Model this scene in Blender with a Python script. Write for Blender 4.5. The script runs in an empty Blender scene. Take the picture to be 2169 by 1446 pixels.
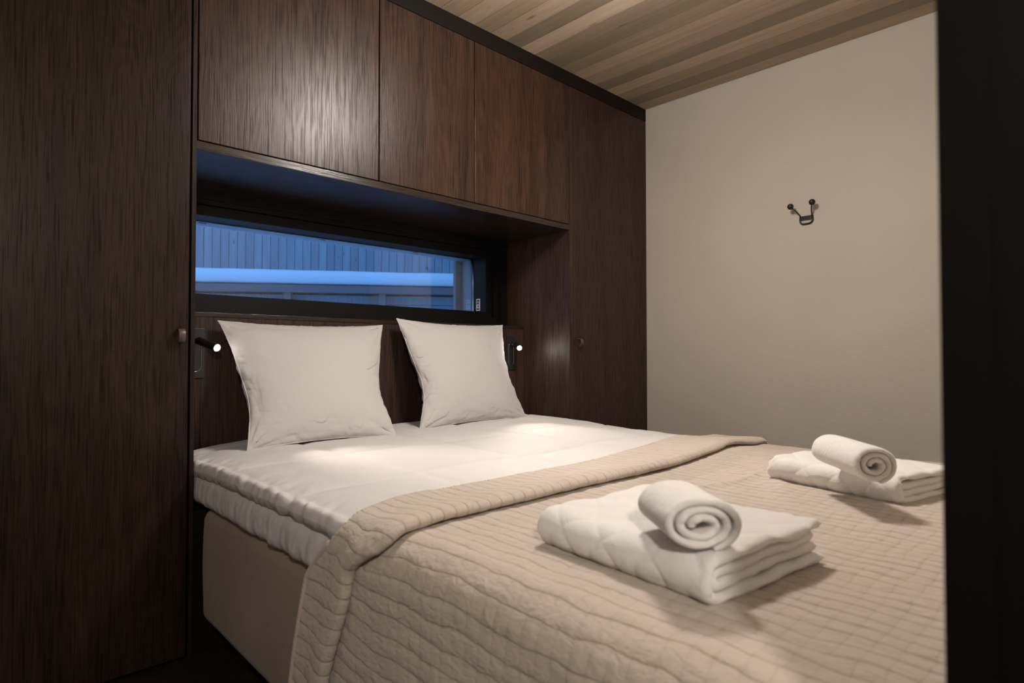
import bpy, math, random
from math import sin, cos, pi, sqrt, exp
from mathutils import Vector, noise
random.seed(7)
C = bpy.context.scene.collection
SC = bpy.context.scene

# ---------------------------------------------------------------- helpers
def tag(o, label=None, cat=None, group=None, kind=None):
    if label: o['label'] = label
    if cat: o['category'] = cat
    if group: o['group'] = group
    if kind: o['kind'] = kind
    return o

def empty(name, loc, label=None, cat=None, group=None, kind=None):
    o = bpy.data.objects.new(name, None); C.objects.link(o)
    o.location = loc; o.empty_display_size = .05
    return tag(o, label, cat, group, kind)

def obj(name, vf, mat, parent=None, smooth=False, loc=None, mats=None):
    """vf = (verts in world space, faces); the origin goes to the parent's base (or loc)."""
    v, f = vf
    base = Vector(loc) if loc is not None else Vector((0, 0, 0))
    if parent is not None:
        base = Vector(parent.location)
        if parent.parent: base = base + Vector(parent.parent.location)
    me = bpy.data.meshes.new(name)
    me.from_pydata([tuple(Vector(p) - base) for p in v], [], f)
    me.update()
    me.materials.append(mat)
    if smooth:
        me.polygons.foreach_set('use_smooth', [True] * len(me.polygons))
    o = bpy.data.objects.new(name, me); C.objects.link(o)
    if parent is not None:
        o.parent = parent
    else:
        o.location = base
    return o

def join(*vfs):
    V, F = [], []
    for v, f in vfs:
        n = len(V); V += list(v); F += [tuple(i + n for i in q) for q in f]
    return V, F

def box(x0, x1, y0, y1, z0, z1):
    v = [(x0,y0,z0),(x1,y0,z0),(x1,y1,z0),(x0,y1,z0),(x0,y0,z1),(x1,y0,z1),(x1,y1,z1),(x0,y1,z1)]
    f = [(0,3,2,1),(4,5,6,7),(0,1,5,4),(1,2,6,5),(2,3,7,6),(3,0,4,7)]
    return v, f

def bevel(o, w=.0015, seg=2, ang=30):
    m = o.modifiers.new('bevel', 'BEVEL'); m.width = w; m.segments = seg
    m.limit_method = 'ANGLE'; m.angle_limit = math.radians(ang)
    return o

def tube(pts, r, n=12, cap=True):
    """swept circle; r is a number or a list"""
    P = [Vector(p) for p in pts]; V = []; F = []
    rr = r if isinstance(r, (list, tuple)) else [r] * len(P)
    T = []
    for i in range(len(P)):
        a = P[max(0, i-1)]; b = P[min(len(P)-1, i+1)]
        T.append((b - a).normalized())
    up = Vector((0, 0, 1)) if abs(T[0].z) < .9 else Vector((1, 0, 0))
    u = T[0].cross(up).normalized()
    for i, p in enumerate(P):
        u = (u - T[i] * u.dot(T[i])).normalized(); w = T[i].cross(u)
        for k in range(n):
            a = 2 * pi * k / n
            V.append(tuple(p + (u * cos(a) + w * sin(a)) * rr[i]))
    for i in range(len(P) - 1):
        for k in range(n):
            F.append((i*n+k, i*n+(k+1) % n, (i+1)*n+(k+1) % n, (i+1)*n+k))
    if cap:
        F.append(tuple(range(n-1, -1, -1))); F.append(tuple((len(P)-1)*n + k for k in range(n)))
    return V, F

def sphere(c, r, n=20, m=12):
    V = [(c[0], c[1], c[2] - r)]; F = []
    for i in range(1, m):
        a = -pi/2 + pi*i/m
        for k in range(n):
            b = 2*pi*k/n
            V.append((c[0]+r*cos(a)*cos(b), c[1]+r*cos(a)*sin(b), c[2]+r*sin(a)))
    V.append((c[0], c[1], c[2]+r))
    for k in range(n): F.append((0, 1+(k+1) % n, 1+k))
    for i in range(m-2):
        for k in range(n):
            a = 1+i*n; F.append((a+k, a+(k+1) % n, a+n+(k+1) % n, a+n+k))
    L = len(V)-1; a = 1+(m-2)*n
    for k in range(n): F.append((a+k, a+(k+1) % n, L))
    return V, F

def ring_xz(x0, x1, z0, z1, a0, a1, b0, b1, y0, y1):
    """rectangular picture-frame ring (outer x0..x1,z0..z1; hole a0..a1,b0..b1), y0..y1 thick"""
    o = [(x0,z0),(x1,z0),(x1,z1),(x0,z1)]; i = [(a0,b0),(a1,b0),(a1,b1),(a0,b1)]
    V = [(p[0],y0,p[1]) for p in o] + [(p[0],y0,p[1]) for p in i] + [(p[0],y1,p[1]) for p in o] + [(p[0],y1,p[1]) for p in i]
    F = []
    for k in range(4):
        j = (k+1) % 4
        F += [(k, j, 4+j, 4+k), (8+k, 12+k, 12+j, 8+j), (k, 8+k, 8+j, j), (4+k, 4+j, 12+j, 12+k)]
    return V, F

def thick_sheet(P, Hh, top=1.0, bot=1.0):
    """grid P[i][j] of points, half thickness Hh[i][j] -> closed shell (rim at the border)"""
    ni, nj = len(P), len(P[0]); V = []; F = []
    N = []
    for i in range(ni):
        row = []
        for j in range(nj):
            a = P[min(ni-1, i+1)][j] - P[max(0, i-1)][j]
            b = P[i][min(nj-1, j+1)] - P[i][max(0, j-1)]
            n = a.cross(b)
            row.append(n.normalized() if n.length > 1e-12 else Vector((0, 0, 1)))
        N.append(row)
    for s, k in ((1, top), (-1, bot)):
        for i in range(ni):
            for j in range(nj):
                V.append(tuple(P[i][j] + N[i][j] * (s * k * Hh[i][j])))
    M = ni * nj
    for i in range(ni-1):
        for j in range(nj-1):
            a = i*nj+j
            F.append((a, a+nj, a+nj+1, a+1)); F.append((M+a, M+a+1, M+a+nj+1, M+a+nj))
    for j in range(nj-1):
        a = j; F.append((a, a+1, M+a+1, M+a))
        a = (ni-1)*nj+j; F.append((a, M+a, M+a+1, a+1))
    for i in range(ni-1):
        a = i*nj; F.append((a, M+a, M+a+nj, a+nj))
        a = i*nj+nj-1; F.append((a, a+nj, M+a+nj, M+a))
    return V, F

def fbm(x, y, z=0.0, o=3):
    s = 0; a = 1
    for k in range(o):
        s += a * noise.noise(Vector((x, y, z + 7.3*k))); x *= 2.03; y *= 2.03; z *= 2.03; a *= .5
    return s

def sstep(a, b, x):
    t = max(0, min(1, (x-a)/(b-a))); return t*t*(3-2*t)

# ---------------------------------------------------------------- materials
def newmat(name):
    m = bpy.data.materials.new(name); m.use_nodes = True
    nt = m.node_tree; nt.nodes.clear()
    out = nt.nodes.new('ShaderNodeOutputMaterial'); b = nt.nodes.new('ShaderNodeBsdfPrincipled')
    nt.links.new(b.outputs[0], out.inputs[0])
    return m, nt, b, out
def N(nt, t, **kw):
    n = nt.nodes.new(t)
    for k, v in kw.items():
        if k.startswith('i_'):
            n.inputs[k[2:].replace('_', ' ')].default_value = v
        else: setattr(n, k, v)
    return n
def L(nt, a, b): nt.links.new(a, b)
def ramp(nt, stops, interp='LINEAR'):
    r = nt.nodes.new('ShaderNodeValToRGB'); r.color_ramp.interpolation = interp
    e = r.color_ramp.elements
    while len(e) > 1: e.remove(e[-1])
    e[0].position = stops[0][0]; e[0].color = (*stops[0][1], 1)
    for p, c in stops[1:]:
        q = e.new(p); q.color = (*c, 1)
    return r

def plain(name, col, rough=.5, metal=0, spec=.5, bump=0, bscale=200):
    m, nt, b, out = newmat(name)
    b.inputs['Base Color'].default_value = (*col, 1); b.inputs['Roughness'].default_value = rough
    b.inputs['Metallic'].default_value = metal; b.inputs['Specular IOR Level'].default_value = spec
    if bump:
        tc = N(nt, 'ShaderNodeTexCoord'); no = N(nt, 'ShaderNodeTexNoise', i_Scale=bscale, i_Detail=4.0)
        L(nt, tc.outputs['Object'], no.inputs['Vector'])
        bp = N(nt, 'ShaderNodeBump', i_Strength=bump, i_Distance=.002); L(nt, no.outputs[0], bp.inputs['Height'])
        L(nt, bp.outputs[0], b.inputs['Normal'])
    return m

def wood(name, dark, light, seed=0.0, rough=.33, spec=.30, horizontal=False, contrast=1.0, cath=True):
    """stained oak veneer: pores and cathedral figure running along Z (or X)"""
    m, nt, b, out = newmat(name)
    tc = N(nt, 'ShaderNodeTexCoord'); mp = N(nt, 'ShaderNodeMapping')
    L(nt, tc.outputs['Object'], mp.inputs['Vector'])
    mp.inputs['Location'].default_value = (seed*1.37, seed*.61, seed*.23)
    if horizontal: mp.inputs['Rotation'].default_value = (0, pi/2, 0)
    # stretched noise bending the growth rings
    s1 = N(nt, 'ShaderNodeMapping'); s1.inputs['Scale'].default_value = (3.2, 3.2, .55); L(nt, mp.outputs[0], s1.inputs['Vector'])
    n1 = N(nt, 'ShaderNodeTexNoise', i_Scale=1.6, i_Detail=2.0); L(nt, s1.outputs[0], n1.inputs['Vector'])
    mul = N(nt, 'ShaderNodeMath', operation='MULTIPLY'); L(nt, n1.outputs[0], mul.inputs[0]); mul.inputs[1].default_value = 34.0
    sn = N(nt, 'ShaderNodeMath', operation='SINE')
    mu2 = N(nt, 'ShaderNodeMath', operation='MULTIPLY'); L(nt, mul.outputs[0], mu2.inputs[0]); mu2.inputs[1].default_value = 4.0
    L(nt, mu2.outputs[0], sn.inputs[0])
    # fine pores
    s2 = N(nt, 'ShaderNodeMapping'); s2.inputs['Scale'].default_value = (260, 260, 7); L(nt, mp.outputs[0], s2.inputs['Vector'])
    n2 = N(nt, 'ShaderNodeTexNoise', i_Scale=1.0, i_Detail=3.0, i_Roughness=.6); L(nt, s2.outputs[0], n2.inputs['Vector'])
    pr = N(nt, 'ShaderNodeMapRange'); L(nt, n2.outputs[0], pr.inputs['Value'])
    pr.inputs['From Min'].default_value = .36; pr.inputs['From Max'].default_value = .52
    # broad streaks
    s3 = N(nt, 'ShaderNodeMapping'); s3.inputs['Scale'].default_value = (16, 16, .9); L(nt, mp.outputs[0], s3.inputs['Vector'])
    n3 = N(nt, 'ShaderNodeTexNoise', i_Scale=1.0, i_Detail=4.0); L(nt, s3.outputs[0], n3.inputs['Vector'])
    a1 = N(nt, 'ShaderNodeMath', operation='MULTIPLY_ADD'); L(nt, sn.outputs[0], a1.inputs[0]); a1.inputs[1].default_value = .085 if cath else .03; L(nt, n3.outputs[0], a1.inputs[2])
    mix = ramp(nt, [(.15, dark), (.85, light)]); L(nt, a1.outputs[0], mix.inputs[0])
    dk = N(nt, 'ShaderNodeMix', data_type='RGBA', blend_type='MULTIPLY')
    L(nt, mix.outputs[0], dk.inputs['A'])
    pc = N(nt, 'ShaderNodeMapRange'); L(nt, pr.outputs[0], pc.inputs['Value']); pc.inputs['To Min'].default_value = 1 - .38*contrast
    L(nt, pc.outputs[0], dk.inputs['B']); dk.inputs['Factor'].default_value = 1
    L(nt, dk.outputs['Result'], b.inputs['Base Color'])
    b.inputs['Roughness'].default_value = rough
    sm = N(nt, 'ShaderNodeMapRange'); L(nt, pr.outputs[0], sm.inputs['Value']); sm.inputs['To Min'].default_value = spec*.55; sm.inputs['To Max'].default_value = spec*1.15; L(nt, sm.outputs[0], b.inputs['Specular IOR Level'])
    # cathedral lines gather the pores
    add = N(nt, 'ShaderNodeMath', operation='MULTIPLY_ADD'); L(nt, sn.outputs[0], add.inputs[0]); add.inputs[1].default_value = .25; L(nt, pr.outputs[0], add.inputs[2])
    bp = N(nt, 'ShaderNodeBump', i_Strength=.16, i_Distance=.0010); L(nt, add.outputs[0], bp.inputs['Height'])
    L(nt, bp.outputs[0], b.inputs['Normal'])
    return m

def fabric(name, col, rough=.85, weave=900, bump=.25, wr=0.0, wrs=6.0, sheen=.15, col2=None, transl=0):
    m, nt, b, out = newmat(name)
    tc = N(nt, 'ShaderNodeTexCoord')
    n1 = N(nt, 'ShaderNodeTexNoise', i_Scale=float(weave), i_Detail=2.0); L(nt, tc.outputs['Object'], n1.inputs['Vector'])
    h = n1.outputs[0]
    bp = N(nt, 'ShaderNodeBump', i_Strength=bump, i_Distance=.0008); L(nt, h, bp.inputs['Height'])
    if wr:
        n2 = N(nt, 'ShaderNodeTexNoise', i_Scale=wrs, i_Detail=3.0, i_Distortion=1.2); L(nt, tc.outputs['Object'], n2.inputs['Vector'])
        b2 = N(nt, 'ShaderNodeBump', i_Strength=1.0, i_Distance=wr); L(nt, n2.outputs[0], b2.inputs['Height'])
        L(nt, b2.outputs[0], bp.inputs['Normal'])
    L(nt, bp.outputs[0], b.inputs['Normal'])
    if col2:
        n3 = N(nt, 'ShaderNodeTexNoise', i_Scale=5.0, i_Detail=5.0); L(nt, tc.outputs['Object'], n3.inputs['Vector'])
        r = ramp(nt, [(.3, col), (.7, col2)]); L(nt, n3.outputs[0], r.inputs[0]); L(nt, r.outputs[0], b.inputs['Base Color'])
    else: b.inputs['Base Color'].default_value = (*col, 1)
    b.inputs['Roughness'].default_value = rough; b.inputs['Specular IOR Level'].default_value = .2
    b.inputs['Sheen Weight'].default_value = sheen
    return m

def emit(name, col, s):
    m = bpy.data.materials.new(name); m.use_nodes = True; nt = m.node_tree; nt.nodes.clear()
    o = nt.nodes.new('ShaderNodeOutputMaterial'); e = nt.nodes.new('ShaderNodeEmission')
    e.inputs[0].default_value = (*col, 1); e.inputs[1].default_value = s; nt.links.new(e.outputs[0], o.inputs[0]); return m

DARK = (.020, .0105, .0070); LITE = (.062, .033, .022)
W_A = wood('oak_first_cabinet', DARK, LITE, 1.0)
W_B = wood('oak_second_cabinet', DARK, LITE, 3.3)
W_C = wood('oak_third_cabinet', DARK, (.066, .034, .021), 5.1)
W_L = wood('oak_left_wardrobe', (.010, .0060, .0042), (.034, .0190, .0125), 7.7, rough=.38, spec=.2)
W_R = wood('oak_right_wardrobe', DARK, (.050, .027, .018), 9.2)
W_P = wood('oak_panel', DARK, (.066, .036, .024), 12.4, cath=False, rough=.48)
W_H = wood('oak_shelf', (.012,.008,.006), (.035,.021,.015), 14.0, horizontal=True, rough=.24, spec=.5, cath=False)
TRIM = plain('black_brown_trim', (.0085, .0062, .0050), .55, 0, .15)
JAMB = plain('black_door_jamb', (.0022, .0020, .0018), .5, 0, .15)
GAPM = plain('black_gap', (.004, .0035, .003), .8)
FRAME = plain('black_window_frame', (.004, .0038, .0038), .40, 0, .22)
FRAMEO = plain('grey_metal_lining', (.55, .60, .66), .45)
BLACK = plain('black_metal', (.010, .008, .007), .32, 0, .5)
BRONZE = plain('brown_pull', (.075, .052, .040), .42, .0)
LAMPM = plain('lamp_black', (.012, .009, .008), .35)
PLATE = plain('lamp_plate', (.018, .017, .016), .45)
SILVER = plain('satin_metal', (.55, .53, .50), .25, 1)
PLASTIC = plain('white_plastic', (.75, .72, .68), .4)
WHITE = fabric('white_cotton', (.59, .575, .565), .8, 1100, .15, .0015, 14.0, .1)
PILLOW = fabric('pillow_cotton', (.50, .482, .472), .8, 1100, .12, .0020, 9.0, .1)
TOWEL = fabric('white_terry', (.76, .74, .72), .95, 620, .9, .002, 30.0, .35)
def quiltmat():
    m, nt, b, out = newmat('beige_quilted_cotton')
    uv = N(nt, 'ShaderNodeUVMap', uv_map='cloth')
    nz = N(nt, 'ShaderNodeTexNoise', i_Scale=9.0, i_Detail=3.0); L(nt, uv.outputs[0], nz.inputs['Vector'])
    sb = N(nt, 'ShaderNodeVectorMath', operation='SUBTRACT'); L(nt, nz.outputs['Color'], sb.inputs[0]); sb.inputs[1].default_value = (.5, .5, .5)
    sc = N(nt, 'ShaderNodeVectorMath', operation='SCALE'); L(nt, sb.outputs[0], sc.inputs[0]); sc.inputs['Scale'].default_value = .030
    ad = N(nt, 'ShaderNodeVectorMath', operation='ADD'); L(nt, uv.outputs[0], ad.inputs[0]); L(nt, sc.outputs[0], ad.inputs[1])
    sp = N(nt, 'ShaderNodeSeparateXYZ'); L(nt, ad.outputs[0], sp.inputs[0])
    hs = []
    for k, cell, st in ((0, .0300, .16), (1, .0265, .10)):
        mu = N(nt, 'ShaderNodeMath', operation='MULTIPLY'); L(nt, sp.outputs[k], mu.inputs[0]); mu.inputs[1].default_value = pi/cell
        si = N(nt, 'ShaderNodeMath', operation='SINE'); L(nt, mu.outputs[0], si.inputs[0])
        ab = N(nt, 'ShaderNodeMath', operation='ABSOLUTE'); L(nt, si.outputs[0], ab.inputs[0])
        po = N(nt, 'ShaderNodeMath', operation='POWER'); L(nt, ab.outputs[0], po.inputs[0]); po.inputs[1].default_value = st
        hs.append(po)
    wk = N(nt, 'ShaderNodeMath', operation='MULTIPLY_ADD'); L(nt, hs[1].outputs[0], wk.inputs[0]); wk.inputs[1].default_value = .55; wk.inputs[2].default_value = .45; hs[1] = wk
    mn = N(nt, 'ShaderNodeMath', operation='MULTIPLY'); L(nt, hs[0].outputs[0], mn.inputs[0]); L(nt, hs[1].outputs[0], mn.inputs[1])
    # crinkles drawn across the cells
    mp = N(nt, 'ShaderNodeMapping'); mp.inputs['Scale'].default_value = (95, 48, 1); L(nt, uv.outputs[0], mp.inputs['Vector'])
    n2 = N(nt, 'ShaderNodeTexNoise', i_Scale=1.0, i_Detail=3.0, i_Distortion=.8); L(nt, mp.outputs[0], n2.inputs['Vector'])
    b1 = N(nt, 'ShaderNodeBump', i_Strength=1.0, i_Distance=.0034); L(nt, mn.outputs[0], b1.inputs['Height'])
    b2 = N(nt, 'ShaderNodeBump', i_Strength=.9, i_Distance=.0034); L(nt, n2.outputs[0], b2.inputs['Height']); L(nt, b1.outputs[0], b2.inputs['Normal'])
    n3 = N(nt, 'ShaderNodeTexNoise', i_Scale=900.0, i_Detail=2.0); L(nt, uv.outputs[0], n3.inputs['Vector'])
    b3 = N(nt, 'ShaderNodeBump', i_Strength=.4, i_Distance=.0006); L(nt, n3.outputs[0], b3.inputs['Height']); L(nt, b2.outputs[0], b3.inputs['Normal'])
    L(nt, b3.outputs[0], b.inputs['Normal'])
    # crease shading painted into the colour, darker along the stitch lines
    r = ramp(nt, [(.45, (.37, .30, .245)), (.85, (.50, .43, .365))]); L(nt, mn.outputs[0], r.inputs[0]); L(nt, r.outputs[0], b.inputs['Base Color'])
    b.inputs['Roughness'].default_value = .9; b.inputs['Specular IOR Level'].default_value = .2; b.inputs['Sheen Weight'].default_value = .2
    return m
QUILT = quiltmat()
BIND = fabric('beige_binding', (.48, .405, .335), .9, 750, .5, .0018, 45.0, .2)
BASE = fabric('taupe_upholstery', (.30, .245, .185), .92, 800, .6, 0, 6, .1, (.25, .20, .15))
PLASTER = plain('beige_plaster', (.56, .475, .395), .9, 0, .2, .55, 170)
FLOORM = wood('dark_floor', (.012, .008, .006), (.03, .02, .015), 20., rough=.5)
OUTW = plain('exterior_grey', (.2, .22, .25), .8)
SNOW = plain('snow', (.86, .88, .92), .7, 0, .3, .6, 30)

# plaster: a faint trowelled mottling
def plaster():
    m, nt, b, out = newmat('beige_trowelled_plaster')
    tc = N(nt, 'ShaderNodeTexCoord')
    n1 = N(nt, 'ShaderNodeTexNoise', i_Scale=3.0, i_Detail=5.0); L(nt, tc.outputs['Object'], n1.inputs['Vector'])
    r = ramp(nt, [(.3, (.50, .455, .40)), (.7, (.53, .48, .425))]); L(nt, n1.outputs[0], r.inputs[0]); L(nt, r.outputs[0], b.inputs['Base Color'])
    s = N(nt, 'ShaderNodeMapping'); s.inputs['Scale'].default_value = (1, 90, 150); L(nt, tc.outputs['Object'], s.inputs['Vector'])
    n2 = N(nt, 'ShaderNodeTexNoise', i_Scale=1.0, i_Detail=4.0); L(nt, s.outputs[0], n2.inputs['Vector'])
    bp = N(nt, 'ShaderNodeBump', i_Strength=.5, i_Distance=.0015); L(nt, n2.outputs[0], bp.inputs['Height']); L(nt, bp.outputs[0], b.inputs['Normal'])
    b.inputs['Roughness'].default_value = .9; b.inputs['Specular IOR Level'].default_value = .2
    return m
PLASTER2 = plaster()

# ceiling boards: tone per board from an attribute, grain along Y, a few knots
def ceilmat(name, cols, axis=1):
    m, nt, b, out = newmat(name)
    at = N(nt, 'ShaderNodeAttribute', attribute_name='tone')
    r = ramp(nt, cols); L(nt, at.outputs['Fac'], r.inputs[0])
    tc = N(nt, 'ShaderNodeTexCoord')
    # every board shifts the grain
    sh = N(nt, 'ShaderNodeCombineXYZ'); mu = N(nt, 'ShaderNodeMath', operation='MULTIPLY'); L(nt, at.outputs['Fac'], mu.inputs[0]); mu.inputs[1].default_value = 37.0
    L(nt, mu.outputs[0], sh.inputs[axis])
    va = N(nt, 'ShaderNodeVectorMath', operation='ADD'); L(nt, tc.outputs['Object'], va.inputs[0]); L(nt, sh.outputs[0], va.inputs[1])
    s = N(nt, 'ShaderNodeMapping'); sc = [45, 45, 45]; sc[axis] = 2.2; s.inputs['Scale'].default_value = sc; L(nt, va.outputs[0], s.inputs['Vector'])
    n1 = N(nt, 'ShaderNodeTexNoise', i_Scale=1.0, i_Detail=5.0, i_Roughness=.6, i_Distortion=.4); L(nt, s.outputs[0], n1.inputs['Vector'])
    g = N(nt, 'ShaderNodeMapRange'); L(nt, n1.outputs[0], g.inputs['Value']); g.inputs['From Min'].default_value = .3; g.inputs['From Max'].default_value = .7
    g.inputs['To Min'].default_value = .84; g.inputs['To Max'].default_value = 1.10
    mx = N(nt, 'ShaderNodeMix', data_type='RGBA', blend_type='MULTIPLY'); mx.inputs['Factor'].default_value = 1
    L(nt, r.outputs[0], mx.inputs['A']); L(nt, g.outputs[0], mx.inputs['B'])
    # cloudy weathering + knots
    s2 = N(nt, 'ShaderNodeMapping'); sc2 = [9, 9, 9]; sc2[axis] = 2.6; s2.inputs['Scale'].default_value = sc2; L(nt, va.outputs[0], s2.inputs['Vector'])
    vo = N(nt, 'ShaderNodeTexVoronoi', i_Scale=1.0); L(nt, s2.outputs[0], vo.inputs['Vector'])
    kn = N(nt, 'ShaderNodeMapRange'); L(nt, vo.outputs['Distance'], kn.inputs['Value']); kn.inputs['From Min'].default_value = .03; kn.inputs['From Max'].default_value = .10
    kn.inputs['To Min'].default_value = .45; kn.inputs['To Max'].default_value = 1
    mx2 = N(nt, 'ShaderNodeMix', data_type='RGBA', blend_type='MULTIPLY'); mx2.inputs['Factor'].default_value = 1
    L(nt, mx.outputs['Result'], mx2.inputs['A']); L(nt, kn.outputs[0], mx2.inputs['B'])
    L(nt, mx2.outputs['Result'], b.inputs['Base Color'])
    bp = N(nt, 'ShaderNodeBump', i_Strength=.3, i_Distance=.001); L(nt, n1.outputs[0], bp.inputs['Height']); L(nt, bp.outputs[0], b.inputs['Normal'])
    b.inputs['Roughness'].default_value = .6; b.inputs['Specular IOR Level'].default_value = .3
    return m
CEILM = ceilmat('weathered_ceiling_boards', [(0, (.23, .185, .135)), (.5, (.37, .285, .20)), (1, (.56, .44, .33))])
FACM = ceilmat('weathered_facade_boards', [(0, (.20, .27, .32)), (1, (.30, .38, .42))], 2)

def set_tone(o, tones):
    """tones: one value per polygon"""
    a = o.data.attributes.new('tone', 'FLOAT', 'FACE')
    a.data.foreach_set('value', tones)

# ---------------------------------------------------------------- dimensions
ZC = 2.421                      # ceiling
XR = 2.515                      # right wall
YF = -1.966                     # foot wall, room side
YB = .50                        # outer wall, room side
ZS = 1.585                      # underside of the shelf over the niche
ZT = 2.342                      # top of the doors

# ---------------------------------------------------------------- room shell
obj_ = tag(obj('floor', box(-1.3, 2.7, -3.6, .8, -.10, 0), FLOORM), kind='structure')
tag(obj('wall_right', box(XR, XR+.12, -3.6, .8, 0, ZC), PLASTER2), kind='structure')
tag(obj('wall_left', box(-1.22, -1.10, -3.6, .8, 0, ZC), PLASTER2), kind='structure')
WX0, WX1, WZ0, WZ1 = 0.0, 1.80, 1.094, 1.590
tag(obj('wall_head', join(box(-1.10, WX0, YB, .74, 0, ZC), box(WX1, XR, YB, .74, 0, ZC),
        box(WX0, WX1, YB, .74, 0, WZ0), box(WX0, WX1, YB, .74, WZ1, ZC)), OUTW), kind='structure')
DX = -.165                      # doorway side
tag(obj('wall_foot', join(box(DX+.03, XR, YF-.14, YF, 0, ZC), box(-1.10, -1.02, YF-.14, YF, 0, ZC), box(-1.02, DX+.03, YF-.14, YF, 2.1, ZC)), PLASTER2), kind='structure')
tag(obj('wall_hall', box(-1.10, XR, -3.6, -3.5, 0, ZC), PLASTER2), kind='structure')
# door jamb: two steps seen from very near
dj = empty('door_1', (DX, YF, 0), kind='structure')
obj('door_frame', join(box(DX, DX+.03, YF-.025, YF+.0, 0, 2.1), box(DX+.004, DX+.03, YF-.14, YF-.025, 0, 2.1),
                       box(-1.02, -.99, YF-.14, YF, 0, 2.1), box(-1.02, DX+.03, YF-.14, YF, 2.07, 2.1)), JAMB, dj)
tag(dj, 'black door frame standing close at the right edge', None)

# ceiling boards running along Y
bw = .0972; tones = []; VF = []
seq = [.55, .05, .45, .75, .12, .55, .68, .32, .10, .28, .95, .12, .70, .45, .80, .62, .70, .85, .6, .4, .8, .5, .9, .3, .7, .6, .2, .8, .5, .7, .35, .6, .8, .4, .5, .7, .3, .6, .8, .5]
x = 2.511 + .0005; k = 0
while x > -1.10:
    xa = x - bw; e = .0016
    V = [(xa, -3.6, ZC), (xa, .8, ZC), (xa+e, -3.6, ZC-.003), (xa+e, .8, ZC-.003), (x-e, -3.6, ZC-.003), (x-e, .8, ZC-.003), (x, -3.6, ZC), (x, .8, ZC)]
    F = [(0,1,3,2), (2,3,5,4), (4,5,7,6)]
    VF.append((V, F)); tones += [0, seq[k % len(seq)], 0]
    x -= bw; k += 1
VF.append(box(-1.22, XR+.12, -3.6, .8, ZC+.001, ZC+.1)); tones += [.3]*6
ce = obj('ceiling', join(*VF), CEILM); set_tone(ce, tones); tag(ce, kind='structure')

# dark strip between the doors and the ceiling
t1 = tag(obj('trim_1', box(-1.10, XR, .001, .022, ZT+.003, ZC-.003), TRIM), kind='structure')

# ---------------------------------------------------------------- wardrobes and cabinets
def pull(parent, x, z):
    """small strap loop, its opening turned sideways"""
    V = []; F = []; n = 18; w = .0095; h = .021; d = .030; t = .0030
    prof = []
    for sgn, hh, dd in ((1, h, d), (0, h - t, d - t)):
        P = []
        P.append((0.0, -hh))
        for k in range(n+1):
            a = -pi/2 + pi*k/n
            P.append((-(dd-hh*.75) - hh*.75*cos(a), hh*sin(a)))
        P.append((0.0, hh))
        prof.append(P)
    m = len(prof[0])
    for xx in (x-w, x+w):
        for P in prof:
            for (y, zz) in P: V.append((xx, y, z+zz))
    for i in range(m-1):
        F.append((i, i+1, m+i+1, m+i)); F.append((2*m+i, 3*m+i, 3*m+i+1, 2*m+i+1))
        F.append((i, 2*m+i, 2*m+i+1, i+1)); F.append((m+i, m+i+1, 3*m+i+1, 3*m+i))
    o = obj('handle', (V, F), BRONZE, parent, True); bevel(o, .0008, 2); 
    tag(o, 'brown loop-shaped pull')
    return o

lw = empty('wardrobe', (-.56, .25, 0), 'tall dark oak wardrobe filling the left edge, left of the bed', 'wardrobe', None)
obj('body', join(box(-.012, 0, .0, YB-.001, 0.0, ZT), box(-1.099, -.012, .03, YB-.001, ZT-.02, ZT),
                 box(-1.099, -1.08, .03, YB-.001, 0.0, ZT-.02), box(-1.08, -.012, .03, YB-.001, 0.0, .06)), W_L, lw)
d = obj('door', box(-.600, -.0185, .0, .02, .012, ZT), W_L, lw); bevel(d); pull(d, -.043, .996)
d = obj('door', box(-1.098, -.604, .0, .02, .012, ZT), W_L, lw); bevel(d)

rw = empty('wardrobe', (2.17, .25, 0), 'tall dark oak wardrobe beside the beige wall, right of the bed', 'wardrobe', None)
obj('body', join(box(1.8, 1.826, .0, YB-.001, 0.0, ZT), box(1.826, XR-.001, .03, YB-.001, ZT-.02, ZT),
                 box(XR-.02, XR-.001, .03, YB-.001, 0.0, ZT-.02), box(1.826, XR-.02, .03, YB-.001, 0.0, .06)), W_P, rw)
d = obj('door', box(1.829, XR-.002, .0, .02, .012, ZT), W_R, rw); bevel(d); pull(d, 1.868, .999)

for (x0, x1, m, lab) in ((.0045, .6565, W_A, 'widest dark oak overhead cabinet, left of three over the bed, catching the lamp glare'),
                         (.6615, 1.1460, W_B, 'narrow middle dark oak overhead cabinet over the window'),
                         (1.1515, 1.796, W_C, 'dark oak overhead cabinet over the bed, next to the right wardrobe')):
    ca = empty('overhead_cabinet', ((x0+x1)/2, .25, 1.612), lab, 'cabinet')
    obj('body', join(box(x0, x0+.015, .022, YB-.002, 1.613, ZT), box(x1-.015, x1, .022, YB-.002, 1.613, ZT),
                     box(x0+.015, x1-.015, .022, YB-.002, 1.613, 1.628), box(x0+.015, x1-.015, .022, YB-.002, ZT-.015, ZT),
                     box(x0+.015, x1-.015, YB-.01, YB-.002, 1.628, ZT-.015)), m, ca)
    bevel(obj('door', box(x0, x1, .0, .02, 1.6155, ZT), m, ca), .0016)

sh = obj('niche_shelf', box(.0005, 1.7995, .0, YB-.002, ZS, 1.612), W_H, loc=(.9, .25, ZS)); bevel(sh, .001)
tag(sh, 'long dark oak board forming the top of the window niche under the cabinets', 'shelf')

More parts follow.
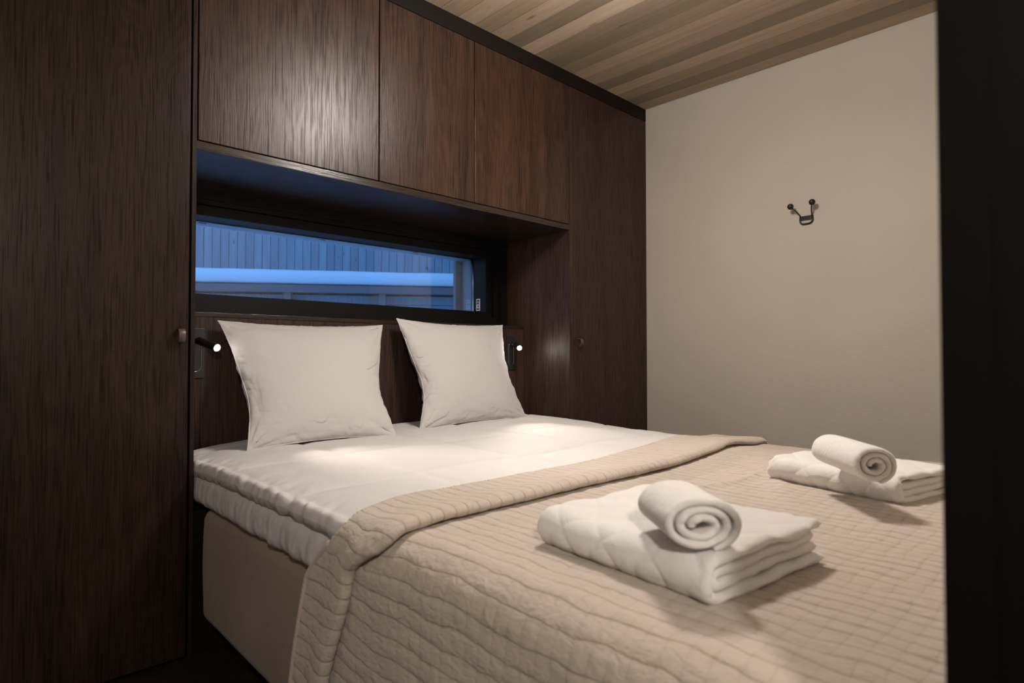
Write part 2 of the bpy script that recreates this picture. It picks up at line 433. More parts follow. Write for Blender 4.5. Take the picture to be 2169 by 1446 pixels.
# headboard panel with ledge
hb = empty('headboard_panel', (.9, .34, 0), 'dark oak headboard panel with a ledge, behind the pillows under the window', 'headboard')
obj('panel', box(.0005, 1.7995, .34, .36, .46, 1.076), W_P, hb)
o = obj('ledge', box(.0005, 1.7995, .338, .498, 1.0765, 1.0935), W_H, hb); bevel(o, .001)
obj('plinth', box(.0005, 1.7995, .02, .34, .0, .445), TRIM, hb)

# ---------------------------------------------------------------- window
wi = empty('window_1', (.9, .49, 1.094), kind='structure')
obj('window_frame', join(ring_xz(.001, 1.799, 1.0945, 1.5845, .05, 1.745, 1.125, 1.545, .470, .497),
                         ring_xz(.05, 1.745, 1.125, 1.545, .075, 1.70, 1.145, 1.525, .478, .52)), FRAME, wi)
s = obj('sash', ring_xz(.075, 1.70, 1.145, 1.525, .125, 1.655, 1.1755, 1.484, .493, .612), FRAME, wi); bevel(s, .002)
obj('glazing_bead', join(ring_xz(.125, 1.655, 1.1755, 1.484, .130, 1.651, 1.179, 1.4805, .603, .611)), BLACK, wi)
obj('outer_lining', ring_xz(.06, 1.72, 1.10, 1.56, .10, 1.690, 1.14, 1.487, .613, .74), FRAMEO, wi)
def glassmat():
    m = bpy.data.materials.new('window_glass'); m.use_nodes = True; nt = m.node_tree; nt.nodes.clear()
    o = nt.nodes.new('ShaderNodeOutputMaterial'); t = nt.nodes.new('ShaderNodeBsdfTransparent'); g = nt.nodes.new('ShaderNodeBsdfGlossy')
    t.inputs[0].default_value = (.93, .96, .96, 1)
    g.inputs['Roughness'].default_value = .0; f = nt.nodes.new('ShaderNodeFresnel'); f.inputs[0].default_value = 1.52
    mu = nt.nodes.new('ShaderNodeMath'); mu.operation = 'MULTIPLY'; mu.inputs[1].default_value = 1.3; nt.links.new(f.outputs[0], mu.inputs[0])
    mx = nt.nodes.new('ShaderNodeMixShader'); nt.links.new(mu.outputs[0], mx.inputs[0]); nt.links.new(t.outputs[0], mx.inputs[1]); nt.links.new(g.outputs[0], mx.inputs[2])
    nt.links.new(mx.outputs[0], o.inputs[0]); return m
GLASS = glassmat()
obj('glass', box(.126, 1.654, .598, .602, 1.176, 1.4835), GLASS, wi)
st = obj('sticker', box(1.6535, 1.6548, .541, .574, 1.184, 1.252), plain('white_label', (.75, .78, .8), .5), wi)
tag(st, 'small white label')
mk = []
for (za, zb, ya, yb) in ((1.236, 1.246, .546, .569), (1.222, 1.232, .548, .569), (1.205, 1.214, .550, .560), (1.190, 1.199, .546, .569), (1.2165, 1.2185, .546, .569)):
    mk.append(box(1.6528, 1.6536, ya, yb, za, zb))
obj('print', join(*mk), plain('label_ink', (.06, .07, .09), .6), wi)
for xx in (.16, .62, 1.10, 1.45):
    pass
# weathered casing board outside the pane, and screws in the lining
obj('casing_board', box(1.640, 1.745, .742, .765, 1.0, 1.62), plain('rough_grey_board', (.30, .32, .32), .9, 0, .2, 1.0, 60), wi)
vent = []
for xx in (.205, .74, 1.28): vent.append(box(xx, xx+.03, .655, .664, 1.4855, 1.4875))
obj('vent_slot', join(*vent), BLACK, wi)

# ---------------------------------------------------------------- outdoors
P0 = Vector((2.7146, 4.4626, 0)); D = Vector((.82896, -.55931, 0)); Nn = Vector((.5593, .82896, 0))
def fb(u0, u1, v0, v1, z0, z1):
    V = []
    for z in (z0, z1):
        for (u, v) in ((u0, v0), (u1, v0), (u1, v1), (u0, v1)):
            q = P0 + D*u + Nn*v; V.append((q.x, q.y, z))
    return V, [(0,3,2,1),(4,5,6,7),(0,1,5,4),(1,2,6,5),(2,3,7,6),(3,0,4,7)]
nb = empty('neighbouring_house', tuple(P0), 'weathered board-clad house with a timber eave, seen through the window', 'building')
VF = []; tn = []; u = -4.5
while u < 6:
    w = .0885
    VF.append(fb(u, u+w-.006, 0, .02, -1, 3.6)); tn += [random.random()]*6; u += w
VF.append(fb(-4.5, 6, .02, .2, -1, 3.6)); tn += [0]*6
o = obj('wall', join(*VF), FACM, nb); set_tone(o, tn)
obj('roof', join(fb(-4.7, 6.2, -.5, 3.0, 3.6, 3.75)), SNOW, nb)
# bank of snow: rounded, slightly wavy
V = []; F = []; n = 170; ring = 14
for i in range(n):
    u = -4.4 + 10.3*i/(n-1)
    top = 1.848 + .006*fbm(u*1.7, 0.3) ; bot = 1.682 + .004*fbm(u*14, 4.0)
    for k in range(ring):
        a = 2*pi*k/ring
        cy = cos(a); cz = sin(a)
        yy = -.25 - .27*(abs(cy)**.5)*(1 if cy > 0 else -1) ; zz = (top+bot)/2 + (top-bot)/2*(abs(cz)**.45)*(1 if cz > 0 else -1)
        q = P0 + D*u + Nn*yy; V.append((q.x, q.y, zz))
for i in range(n-1):
    for k in range(ring):
        F.append((i*ring+k, i*ring+(k+1) % ring, (i+1)*ring+(k+1) % ring, (i+1)*ring+k))
F.append(tuple(range(ring))); F.append(tuple((n-1)*ring+k for k in range(ring-1, -1, -1)))
sb_ = obj('snow_bank', (V, F), SNOW, None, True, tuple(P0 - Nn*.25 + Vector((0, 0, 1.68))))
tag(sb_, 'thick blue-lit bank of snow lying along the timber eave outside the window', 'snow')
TIMB = plain('dusk_timber', (.22, .20, .185), .85, 0, .2, .8, 40)
obj('beam', join(fb(-4.4, 5.9, -.49, -.41, 1.60, 1.678), fb(-4.4, 5.9, -.45, -.02, 1.645, 1.68)), plain('dark_timber', (.13, .15, .165), .8), nb)
for u in (-2.6, -.38, .62, 2.9):
    o = obj('brace', (lambda q: q)(fb(u, u+.07, -.45, -.05, 1.30, 1.60)), TIMB, nb)
VF = []; tn = []
for k in range(14):
    VF.append(fb(-4.4, 5.9, -.28, -.25, 1.59-.10*k-.094, 1.59-.10*k)); tn += [random.random()]*6
o = obj('planking', join(*VF), FACM, nb); set_tone(o, tn)
gr = obj('snowy_ground', box(-9, 14, .9, 16, -.5, -.4), SNOW); tag(gr, kind='structure')

# ---------------------------------------------------------------- bed
K = .020                                                # the bed stands a touch askew
def sk(x, y): return x + K*y
bd = empty('bed', (.9, -.95, 0), 'wide taupe upholstered bed with a white sheeted mattress, made up with a beige quilt', 'bed')
BX0, BX1, BY0, BY1 = .024, 1.715, -1.945, -.012
def rounded_box_skew(x0, x1, y0, y1, z0, z1, r, nseg=6, disp=None, ny=1, nz=1):
    """vertical rounded corners and rounded top/bottom edges, sheared with the bed"""
    out = []
    def loop(inset):
        pts = []
        rr = max(r - inset*0, .001)
        cs = [(x1-rr, y1-rr, 0), (x0+rr, y1-rr, 90), (x0+rr, y0+rr, 180), (x1-rr, y0+rr, 270)]
        for ci, (cx, cy, a0) in enumerate(cs):
            for k in range(nseg+1):
                a = math.radians(a0 + 90*k/nseg)
                pts.append((cx + (rr-inset)*cos(a), cy + (rr-inset)*sin(a)))
            nx = cs[(ci+1) % 4]
            ex = (cx + (rr-inset)*cos(math.radians(a0+90)), cy + (rr-inset)*sin(math.radians(a0+90)))
            ax = (nx[0] + (rr-inset)*cos(math.radians(nx[2])), nx[1] + (rr-inset)*sin(math.radians(nx[2])))
            for k in range(1, ny):
                t = k/ny; pts.append((ex[0]+(ax[0]-ex[0])*t, ex[1]+(ax[1]-ex[1])*t))
        return pts
    zr = min(r, (z1-z0)/2*.98); lev = []
    for k in range(nseg+1):
        a = pi/2*k/nseg; lev.append((z0 + zr*(1-sin(a)) if False else z0 + zr*(1-cos(pi/2*k/nseg)), zr*(1-sin(pi/2*k/nseg))))
    for k in range(1, nz): lev.append((z0+zr + (z1-z0-2*zr)*k/nz, 0))
    for k in range(nseg+1):
        lev.append((z1 - zr*(1-sin(pi/2*k/nseg)), zr*(1-cos(pi/2*k/nseg))))
    V = []; F = []
    n = None
    for (z, ins) in lev:
        pts = loop(ins * .98)
        n = len(pts)
        for (px, py) in pts:
            dx, dz = (0, 0)
            if disp: dx, dz = disp(px, py, z)
            V.append((sk(px, py) + dx, py, z + dz))
    for i in range(len(lev)-1):
        for k in range(n):
            F.append((i*n+k, i*n+(k+1) % n, (i+1)*n+(k+1) % n, (i+1)*n+k))
    F.append(tuple(range(n-1, -1, -1))); F.append(tuple((len(lev)-1)*n+k for k in range(n)))
    return V, F
def dbase(px, py, z):
    if px < .2:
        m = sin(pi*max(0, min(1, (z-.11)/.355)))
        return (-.008*m + .0015*fbm(py*3, z*5, 2), .0)
    return (0, 0)
b_ = obj('box_spring', rounded_box_skew(BX0, BX1, BY0, BY1, .110, .462, .035, 6, dbase, 40, 10), BASE, bd, True)
bevel(b_, .001, 1, 60)
def dmat(px, py, z):
    if px < .25:
        t = (z-.46)/.11; w = sin(pi*max(0, min(1, t)))
        g = .55*fbm(py*13 + .8*t, t*.7, 1.0, 2) + .75*fbm(py*38 + .9*t, t*.8, 3.0, 3)
        return (-.008*w + .011*g*min(1, max(0, (1-t)*1.4)) , 0)
    return (0, 0)
mt = obj('mattress', rounded_box_skew(.016, 1.725, -1.940, .332, .4625, .574, .034, 6, dmat, 360, 12), WHITE, bd, True)
tag(mt, 'white gathered fitted sheet over the mattress')
for (lx, ly) in ((.12, -.12), (1.64, -.12), (.05, -1.82), (1.60, -1.82)):
    obj('leg', tube([(lx, ly, 0), (lx, ly, .111)], [.022, .028], 16), BLACK, bd)

# duvet: a quilted thick sheet
NX, NY = 230, 170
seam_x = [.035, .375, .755, 1.13, 1.50, 1.76]; seam_y = [.25, -.27, -.69, -1.10]
def seamd(v, S):
    return min(abs(v-s) for s in S)
P = []; H = []
X0, X1, Y0, Y1 = .006, 1.765, .330, -1.06
for i in range(NX):
    s = i/(NX-1); s = s + .10*sin(2*pi*s)/(2*pi)*-1
    xx = X0 + (X1-X0)*s; rp = []; rh = []
    for j in range(NY):
        t = j/(NY-1); yy = Y0 + (Y1-Y0)*t
        e = min(xx-X0, X1-xx); ey = min(Y0-yy, 9)
        z = .5975
        z -= .007*(1-sstep(0, .12, xx-X0))              # droop over the left edge
        z -= .026*(1-sstep(0, .24, X1-xx))*(.4+.6*sstep(.2, -.6, yy)) if False else .0
        z -= .026*(1-sstep(0, .26, X1-xx))*(.3+.7*(1-sstep(-.6, .1, yy)))
        z -= .030*exp(-((xx-X0)/.22)**2)*sstep(-.25, .33, yy)
        pu = 1-sstep(.0, .11, xx-X0)
        z += .004*pu*fbm(yy*7, xx*3, 5.0, 2)
        z += .0035*fbm(xx*3.2, yy*3.2, 1.0)
        dx = .006*pu*fbm(yy*9, 2.0, 4.0, 2) - .004*pu*abs(fbm(yy*26, 1.0, 6.0, 2))
        q = min(seamd(xx, seam_x), seamd(yy + .015*sin(xx*9), seam_y))
        ed = min(e, ey); ed_ = ed
        h = .0165 + .0085*(1-exp(-q/.022)) + .0022*fbm(xx*9, yy*9, 7.0) * 1.0
        h += .006*pu; z -= .005*pu
        h += .0080*pu*fbm(yy*30 + 1.2*fbm(xx*16, yy*6), xx*9, 9.0, 3)*sstep(0, .012, ed_)
        h *= (max(.0, 1-(1-min(1, ed/.026))**2.6))**.5*.97+.03 if ed < .026 else 1
        rp.append(Vector((sk(xx, yy)+dx, yy, z))); rh.append(h)
    P.append(rp); H.append(rh)
# thick_sheet normal a x b: i=+x, j=-y -> points down; flip order by reversing rows
P = P[::-1]; H = H[::-1]
dv = obj('duvet', thick_sheet(P, H), WHITE, None, True, (.9, -.4, .59))
tag(dv, 'white stitched duvet spread over the head half of the bed under the quilt', 'duvet')

# pillows
def pillow(name, corners, thick, seed, label, pinch=.045, waist=None):
    """corners TL, TR, BR, BL as 3D points (world); bulged both ways"""
    TL, TR, BR, BL = [Vector(c) for c in corners]
    n = 120; P = []; H = []
    nrm = (TR-TL).cross(BL-TL).normalized()               # towards the viewer (-Y)
    if nrm.y > 0: nrm = -nrm
    for i in range(n):
        u = i/(n-1); rp = []; rh = []
        for j in range(n):
            v = j/(n-1)
            # concave edges
            uu = u + pinch*(.5-u)*2*(sin(pi*v)**.8)*(abs(2*u-1)**2.0)
            vv = v + pinch*.62*(.5-v)*2*(sin(pi*u)**.8)*(abs(2*v-1)**2.0)
            if waist:
                uu += waist(u, v)
            p = TL*(1-uu)*(1-vv) + TR*uu*(1-vv) + BR*uu*vv + BL*(1-uu)*vv
            bx = 1-abs(2*u-1)**2.6; by = 1-abs(2*v-1)**2.6
            h = thick*(max(0, bx*by))**.62
            ed = min(u, 1-u, v, 1-v)
            flat = 1-sstep(.0, .035, ed)
            # wrinkles radiating from the corners and along the sides
            cr = 0
            for (cu, cv) in ((0, 0), (1, 0), (0, 1), (1, 1)):
                du, dv_ = abs(u-cu), abs(v-cv); rr = sqrt(du*du+dv_*dv_) + 1e-4; an = math.atan2(dv_, du)
                cr += exp(-rr*4.2)*sin(an*11 + seed + cu*2 + cv)*.0030*min(1, rr*9)
            wv = exp(-min(u, 1-u)*11)*fbm(v*9+seed, u*2, seed)*.011*min(1, ed*25)
            wv += exp(-(1-v)*9)*fbm(v*6+seed, u*4.5, seed+5)*.005*min(1, ed*25)
            wv -= exp(-min(u, 1-u)*8)*max(0, .30-abs(fbm(v*4+seed, u*2.2+v, seed+9, 2)))*.013*min(1, ed*18)*sstep(.25, .75, v + .3*u)
            wv -= exp(-(1-v)*9)*max(0, .20-abs(fbm(u*5+seed, v*3, seed+11)))*.012*min(1, ed*18)
            lo = .006*fbm(u*2.3+seed, v*2.3, seed)*min(1, ed*12)
            p = p + nrm*(wv + cr + lo)*.9 + nrm*.003*flat*fbm(u*16, v*16, seed+2)
            rp.append(p); rh.append(h + .0022)
        P.append(rp); H.append(rh)
    V, F = thick_sheet(P, H, 1.0, .72)
    o = obj(name, (V, F), PILLOW, None, True, tuple((BL+BR)/2))
    edge = [P[i][0] for i in range(n)] + [P[n-1][j] for j in range(1, n)] + [P[i][n-1] for i in range(n-2, -1, -1)] + [P[0][j] for j in range(n-2, -1, -1)]
    obj('piping', tube(edge, .0021, 8), WHITE, o, True)
    tag(o, label, 'pillow', 'pillows leaning on the headboard')
    return o
pillow('pillow', [(.166, .300, 1.062), (.868, .305, 1.068), (.745, .000, .612), (.176, .040, .612)], .085, 1.7,
       'white square pillow leaning on the headboard beside the left reading lamp',
       .055, lambda u, v: -.035*u*exp(-((v-.62)/.25)**2) + .02*(1-u)*exp(-((v-.7)/.2)**2))
pillow('pillow', [(.925, .280, 1.100), (1.588, .285, 1.090), (1.600, .115, .612), (.900, .075, .612)], .085, 5.2,
       'white square pillow leaning on the headboard beside the glowing right reading lamp',
       .055, lambda u, v: -.03*u*exp(-((v-.5)/.3)**2) + .055*(1-u)*exp(-((v-.66)/.26)**2))

# ---------------------------------------------------------------- quilt (bedspread)
SIDE_L, TOPZ, RAD = -.036, .629, .060
def quilt_profile(s, lift=0.0, hem=.13):
    """s = arc length from the left hem; returns x,z (unskewed)"""
    side = TOPZ + lift - RAD - hem
    arc = RAD*pi/2; xl = SIDE_L - lift*1.0
    topw = (1.730 + lift*.3) - (xl+RAD) - RAD
    if s < side: return xl + .008*sin(pi*s/side)*-1, hem + s
    s -= side
    if s < arc:
        a = s/RAD; return xl + RAD - RAD*cos(a), TOPZ + lift - RAD + RAD*sin(a)
    s -= arc
    if s < topw:
        t = s/topw
        sag = -.010*sstep(.0, .12, t)*0 - .006*sin(pi*t) - .034*sstep(.76, 1, t)
        return xl + RAD + s, TOPZ + lift + sag
    s -= topw
    if s < arc:
        a = s/RAD; return xl+RAD+topw + RAD*sin(a), TOPZ + lift - .034 - RAD + RAD*cos(a)
    s -= arc
    return xl+RAD+topw+RAD, TOPZ + lift - .034 - RAD - s
def quilt_len(lift=0.0, hem=.13):
    return (TOPZ+lift-RAD-hem) + RAD*pi + ((1.730+lift*.3)-(SIDE_L-lift*1.0)-2*RAD) + .40
def crease(a, k): return abs(sin(pi*a/k))**.35
def puff(s, y):
    cw = .0300
    a = s + .0035*fbm(s*7, y*9, 3.0, 2) ; b = y + .0045*fbm(s*8, y*6, 8.0, 2)
    c = crease(a, cw)*crease(b, .0265)
    return c
def quilt_sheet(y0f, y1, lift, ni, nj, hem, roll=False):
    global UVS; UVS = []
    Ls = quilt_len(lift, hem); P = []; H = []
    for i in range(ni):
        s = Ls*i/(ni-1)
        x, z = quilt_profile(s, lift, hem)
        ya = y0f(z, x); rp = []; rh = []; ru = []
        for j in range(nj):
            t = j/(nj-1); y = ya + (y1(z, x)-ya)*t
            w = puff(s, y)
            zz = z; xx = x
            if not roll:
                # broad ripples, two soft diagonal ridges
                zz += .004*fbm(s*2.2, y*2.6, 2.0) + .0045*exp(-((y+1.30+.10*(x-.4)+.02*sin(x*9))/.018)**2)*sstep(.25, .4, x)
                zz += .006*exp(-(((y+1.42)-.55*(x-.95))/.03)**2)*exp(-((x-1.0)/.22)**2)
                xx += .006*fbm(y*3.0, z*4, 6.0)*(1 if z < TOPZ-.05 else .3)
            cr = .0020*fbm(s*30, y*12, 1.0, 3)
            h = .0076 + .0006*w + cr
            if roll:
                # lip at the fold end is fat and rounded, hem end is thin
                fat = sstep(.30, .85, t)
                h = h*.7 + .0060*fat
                e2 = (1-t)/.10
                if e2 < 1: h *= sqrt(max(0, 1-(1-e2)**2))
                zz += (.004*fat + .0035*fbm(s*5, y*4, 4.0)) if z > TOPZ+lift-.03 else 0
                if z <= TOPZ+lift-.03 and x < .5: xx -= .006*fat
            rp.append(Vector((sk(xx, y), y, zz))); rh.append(max(.001, h)); ru.append((s, y))
        P.append(rp); H.append(rh); UVS.append(ru)
    P = P[::-1]; H = H[::-1]; UVS.reverse()
    return thick_sheet(P, H)
def put_uv(o):
    flat = [q for r in UVS for q in r]; m = len(flat)
    uv = o.data.uv_layers.new(name='cloth'); buf = []
    for lo in o.data.loops: buf += flat[lo.vertex_index % m]
    uv.data.foreach_set('uv', buf)
def y_hem(z, x):
    y = -1.0 + .13*sstep(.6, 1.7, x) - .055*exp(-((x+.04)/.10)**2)
    q = .640 - z
    if q > 0: y += (.100*sstep(0, .13, q) + .08*max(0, min(1.5, (q-.1)/.3)))*(1 if x < .5 else .25)
    return y
def y_fold(z, x):
    y = -1.18 + .10*sstep(.8, 1.7, x) - .02*exp(-((x+.03)/.10)**2)
    q = .640 - z
    if q > 0: y += (.08*sstep(0, .08, q) + .09*sstep(.06, .35, q))*(1 if x < .5 else .25)
    return y
qu = empty('quilt', (.9, -1.4, .64), 'beige stitched quilt covering the foot of the bed, its top edge folded back', 'quilt')
cv = obj('coverlet', quilt_sheet(lambda z, x: y_hem(z, x)-.04, lambda z, x: -1.952, 0.0, 560, 210, .13), QUILT, qu, True); put_uv(cv)
fl = obj('folded_band', quilt_sheet(y_hem, y_fold, .018, 520, 52, .10, True), QUILT, qu, True)
put_uv(fl); tag(fl, 'folded-back upper band of the quilt')
# stitched binding along the band's head-side hem
hem = []
Ls = quilt_len(.018, .10); pts = []
nn = 900
for i in range(nn):
    s = Ls*i/(nn-1); x, z = quilt_profile(s, .018, .10); y = y_hem(z, x)
    k = .0012*sin(i*1.9)
    nx = -1 if z < TOPZ-.03 and x < .5 else 0
    pts.append((sk(x, y) + (-.004+k if nx else 0), y+.001, z + (0 if nx else -.001+k)))
o = obj('binding', tube(pts, [.0052+.0007*sin(i*1.9) for i in range(nn)], 8), BIND, qu, True)

# ---------------------------------------------------------------- towels
def diamond(a, b, p=.085):
    u = (a+b)/p; v = (a-b)/p
    return (abs(sin(pi*u))**.42)*(abs(sin(pi*v))**.42)
def folded_towel(x0, x1, y0, y1, z0, ztop, seed, label, rot, diam=True):
    """two nested C folds; the rounded folds face -X, the layer ends show at -Y"""
    cx, cy = (x0+x1)/2, (y0+y1)/2
    T = (ztop-z0)/4.0
    def path(xl, xr, za, zb, n=60):
        r = (zb-za)/2; pts = []; L1 = xr-(xl+r); arc = pi*r; Lt = 2*L1+arc
        for i in range(n):
            s = Lt*i/(n-1)
            if s < L1: pts.append((xr-s, za))
            elif s < L1+arc:
                a = (s-L1)/r; pts.append((xl+r - r*sin(a), za + r - r*cos(a)))
            else: pts.append((xl+r + (s-L1-arc), zb))
        return pts
    vfs = []
    for (xl, xr, za, zb, dy, lay) in ((x0+T/2, x1, z0+T/2, ztop-T/2, 0, 0), (x0+T*1.6, x1-.012, z0+1.5*T, ztop-1.5*T, .006, 1)):
        pts = path(xl, xr, za, zb, 230); M = 130; P = []; H = []
        for i, (px, pz) in enumerate(pts):
            rp = []; rh = []
            for j in range(M):
                t = j/(M-1); y = (y0+dy) + (y1-y0-2*dy)*t
                ed = min(t, 1-t)*(y1-y0); ei = min(i, len(pts)-1-i)/(len(pts)-1)*.6
                wob = .004*fbm(px*9+seed, y*9, seed+lay)
                yy = y + .006*fbm(px*12, pz*70, seed)*(1 if t < .5 else -1)*exp(-ed*18)
                sink = -.004*sin(pi*t)*(1 if pz > (z0+ztop)/2 else .0)
                d = Vector((px-cx, yy-cy, 0)); d.rotate(ROT(rot))
                rp.append(Vector((cx+d.x, cy+d.y, pz + sink + (wob if pz > z0+T else .0))))
                h = T*.5*1.02
                if lay == 0 and diam: h *= .60 + .44*diamond(px + pz, y)
                else: h *= 1 + .16*fbm(px*20, y*20, seed)
                e = min(ed, ei)
                if e < .010: h *= sqrt(max(.02, 1-(1-e/.010)**2))
                rh.append(h)
            P.append(rp); H.append(rh)
        vfs.append(thick_sheet(P, H))
    o = obj('folded_towel', join(*vfs), TOWEL, None, True, (cx, cy, z0))
    tag(o, label, 'towel', 'folded bath towels on the bed')
    return o
def ROT(a):
    from mathutils import Euler
    return Euler((0, 0, a))
def rolled_towel(cx, cy, zb, ang, length, rh_, rv, seed, label):
    """spiral rolled about an axis in the XY plane; ang = axis direction"""
    ax = Vector((cos(ang), sin(ang), 0)); sd = Vector((-sin(ang), cos(ang), 0)); up = Vector((0, 0, 1))
    turns = 3.3; n = 300; M = 34; P = []; H = []
    gap = 1.0/(turns+.35)
    for i in range(n):
        s = i/(n-1); th = 2*pi*turns*(sqrt(s*.97+.03)); r = gap*(th/(2*pi)) + gap*.15
        a = th + seed; rp = []; rh = []
        r = min(r, 1.0)
        for j in range(M):
            t = j/(M-1); l = (t-.5)*length
            l += .006*fbm(a*.7, r*3, seed+ (0 if t < .5 else 4))*(abs(2*t-1)**4) + .004*(1-r)*(1 if t < .5 else -1)*(abs(2*t-1)**4)*-1
            wob = 1 + .025*fbm(a*.8, l*7, seed)
            q = ax*l + sd*(rh_*.90*r*wob*cos(a)) + up*(rv*.90*r*wob*sin(a))
            rp.append(Vector((cx, cy, zb+rv)) + q)
            h = rv*gap*.47*(1 + .10*fbm(a*2, l*30, seed))
            e = min(t, 1-t)
            if e < .05: h *= sqrt(max(.04, 1-(1-e/.05)**2))
            if n-1-i < 8: h *= sqrt(max(.05, 1-(1-(n-1-i)/8)**2))
            rh.append(h)
        P.append(rp); H.append(rh)
    o = obj('rolled_towel', thick_sheet(P, H), TOWEL, None, True, (cx, cy, zb))
    tag(o, label, 'towel', 'rolled hand towels')
    return o
ZQ = TOPZ + .003
folded_towel(.078, .368, -1.708, -1.392, ZQ, ZQ+.064, 2.0, 'white folded bath towel in the foreground, nearest the camera, under a rolled towel', -.11)
folded_towel(.845, 1.098, -1.745, -1.435, ZQ-.004, ZQ+.058, 8.0, 'white folded bath towel farther back, beside the beige wall, under a rolled towel', -.24)
rolled_towel(.120, -1.628, ZQ+.058, math.radians(51), .118, .060, .038, 2.5, 'small white towel rolled up on the nearest folded towel')
rolled_towel(.765, -1.635, ZQ+.055, math.radians(42), .20, .047, .040, 2.6, 'small white towel rolled up on the farther folded towel by the wall')

# ---------------------------------------------------------------- reading lamps
def reading_lamp(px, side, head, aim, label, glow):
    """back plate on the headboard panel; px = inner edge of the plate; side = +1 when the plate lies towards -X"""
    x0, x1 = (px-.062, px) if side > 0 else (px, px+.062)
    base = empty('reading_lamp', ((x0+x1)/2, .339, .85), label, 'lamp', 'reading lamps on the headboard')
    b = obj('back_plate', box(x0, x1, .334, .3395, .852, 1.034), PLATE, base); bevel(b, .0015)
    # thin oval metal line
    cx = (x0+x1)/2 ; r = .019; pts = []
    for k in range(49):
        a = 2*pi*k/48
        zz = (1.034-.020-.018-r if sin(a) > 0 else .852+.018+.006+r) + r*sin(a)
        pts.append((cx + r*cos(a), .333, zz))
    obj('trim_ring', tube(pts, .0010, 8, False), SILVER, base, True)
    j = Vector((cx, .318, .988)); h = Vector(head); dr = (Vector(aim) - h).normalized()
    obj('joint', tube([(cx, .335, .988), (cx, .312, .988)], [.010, .009], 20), LAMPM, base, True)
    back = Vector((cx, .300, .988)); dirn = (h-back).normalized()
    n = 14; pts = [back + (h-back)*(i/(n-1)) for i in range(n)]
    sh_ = obj('shade', tube(pts, .0145, 24), LAMPM, base, True); bevel(sh_, .001, 2, 40)
    e = h + dirn*.0004
    lens = obj('bulb', tube([e + dirn*(.010*sin(pi/2*q/6)) for q in range(7)], [max(.0003, .0122*cos(pi/2*q/6)) for q in range(7)], 24), emit('lamp_lens_%s' % ('l' if side > 0 else 'r'), (1.0, .93, .84), glow), base, True)
    ld = bpy.data.lights.new('reading_light', 'SPOT'); ld.energy = LAMP_W; ld.color = (1.0, .84, .74); ld.spot_size = math.radians(45); ld.spot_blend = 1.0; ld.shadow_soft_size = .010
    lo = bpy.data.objects.new('reading_light', ld); C.objects.link(lo)
    p = h + dirn*.012; lo.location = p - Vector(base.location); lo.parent = base
    lo.rotation_mode = 'QUATERNION'; lo.rotation_quaternion = (Vector(aim)-p).to_track_quat('-Z', 'Y')
    return base
LAMP_W = 30
reading_lamp(.133, 1, (.139, .225, .962), (.50, -.60, .62), 'black reading lamp with a lit head beside the left wardrobe, left of both pillows', 45)
reading_lamp(1.668, -1, (1.655, .225, .970), (1.10, -.60, .62), 'black reading lamp glowing in the right corner of the niche, right of both pillows', 320)

# ---------------------------------------------------------------- coat hook
hk = empty('coat_hook', (XR, -0.920, 1.60), 'small black wire coat hook with two ball tips on the beige wall', 'hook')
X_ = XR-.006
obj('plate', box(XR-.009, XR, -0.953, -0.897, 1.600, 1.619), BLACK, hk)
lp = []
for (y, z) in ((-0.897, 1.618), (-0.896, 1.592), (-0.901, 1.584), (-0.909, 1.580), (-0.939, 1.580), (-0.949, 1.585), (-0.955, 1.594), (-0.954, 1.618)): lp.append((X_, y, z))
obj('loop', tube(lp, .0042, 10), BLACK, hk, True)
for (pts, c) in (([(X_, -0.899, 1.615), (XR-.014, -0.896, 1.626), (XR-.026, -0.887, 1.641), (XR-.040, -0.872, 1.659)], (XR-.046, -0.865, 1.668)),
                 ([(X_, -0.952, 1.615), (XR-.014, -0.954, 1.628), (XR-.026, -0.957, 1.643), (XR-.040, -0.963, 1.664)], (XR-.046, -0.967, 1.673))):
    a = obj('arm', tube(pts, .0032, 10), BLACK, hk, True)
    obj('ball_tip', sphere(c, .0150), BLACK, a, True)

# small white box low on the wall, mostly hidden
wb = obj('wall_box', box(XR-.030, XR-.0005, -1.62, -1.405, .418, .462), PLASTIC, loc=(XR, -1.5, .418)); bevel(wb, .004, 3)
tag(wb, 'small white box on the beige wall past the far towel, half hidden by it', 'box')

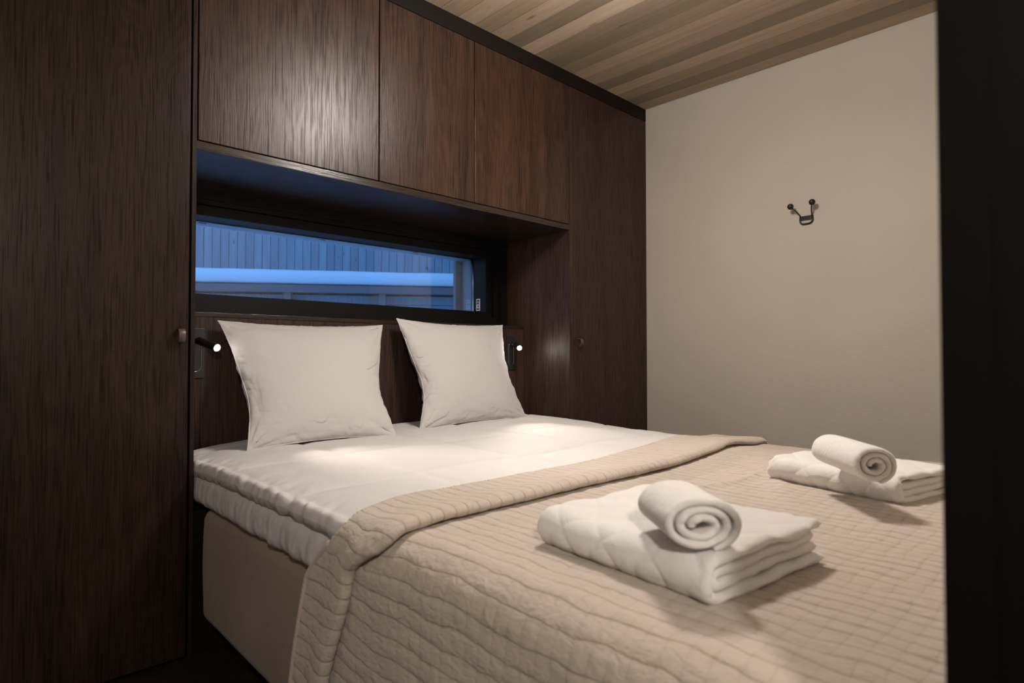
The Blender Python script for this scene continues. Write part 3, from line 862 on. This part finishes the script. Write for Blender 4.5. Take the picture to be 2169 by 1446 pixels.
# ---------------------------------------------------------------- ceiling lamp (out of frame, over the bed)
GLOBE = 52
LX, LY, LZ = .90, -.967, 2.235
cl = empty('ceiling_lamp', (LX, LY, ZC), 'round globe ceiling lamp above the bed, its glow mirrored in the overhead cabinet', 'lamp')
obj('canopy', tube([(LX, LY, ZC-.001), (LX, LY, ZC-.022)], .05, 32), TRIM, cl, False)
obj('stem', tube([(LX, LY, ZC-.022), (LX, LY, LZ+.134)], .006, 12), TRIM, cl, True)
obj('globe', sphere((LX, LY, LZ), .135, 40, 24), emit('frosted_globe', (1, .925, .85), GLOBE), cl, True)
ad = bpy.data.lights.new('ceiling_light', 'AREA'); ad.shape = 'DISK'; ad.size = .24; ad.energy = 15; ad.color = (1.0, .925, .85)
ao = bpy.data.objects.new('ceiling_light', ad); C.objects.link(ao); ao.parent = cl; ao.location = (0, 0, LZ-.139-ZC)

# added fill lamp in the hall behind the camera, brightening bed side and towels
hl = empty('hall_fill_lamp', (-1.10, -2.78, 1.75), 'added round fill lamp, unseen in the hall behind the doorway, left of the camera', 'lamp')
obj('housing', tube([(-1.0995, -2.78, 1.75), (-1.07, -2.78, 1.75)], .12, 32), TRIM, hl)
obj('diffuser', tube([(-1.0695, -2.78, 1.75), (-1.060, -2.78, 1.75)], .11, 32), emit('hall_fill_diffuser', (1, .91, .82), 3), hl)
hd = bpy.data.lights.new('hall_fill_light', 'AREA'); hd.shape = 'DISK'; hd.size = .22; hd.energy = 36; hd.color = (1.0, .91, .82)
ho = bpy.data.objects.new('hall_fill_light', hd); C.objects.link(ho); ho.parent = hl; ho.location = (.05, 0, 0)
ho.rotation_mode = 'QUATERNION'; ho.rotation_quaternion = Vector((1.3, 1.3, -.75)).to_track_quat('-Z', 'Y')

# ---------------------------------------------------------------- dusk sky
w = bpy.data.worlds.new('dusk'); SC.world = w; w.use_nodes = True
bg = w.node_tree.nodes['Background']; bg.inputs[0].default_value = (.15, .42, 1.0, 1); bg.inputs[1].default_value = 1.5

# ---------------------------------------------------------------- camera
cd = bpy.data.cameras.new('camera'); co = bpy.data.objects.new('camera', cd); C.objects.link(co)
cd.sensor_width = 36; cd.lens = 36*1282.58/2169; cd.clip_start = .01
from mathutils import Matrix
Fv = Vector((.69647251, .71730043, .02015276)); Rv = Vector((.717455985, -.696603473, -.000714644)); Uv = Rv.cross(Fv)
M = Matrix((Rv, Uv, -Fv)).transposed().to_4x4(); M.translation = Vector((-.60689, -2.04829, .94)); co.matrix_world = M
cd.dof.use_dof = True; cd.dof.focus_distance = 2.7; cd.dof.aperture_fstop = 4.5
SC.camera = co

vs = SC.view_settings; vs.view_transform = 'Standard'; vs.look = 'None'; vs.exposure = 0; vs.gamma = 1; vs.use_curve_mapping = False
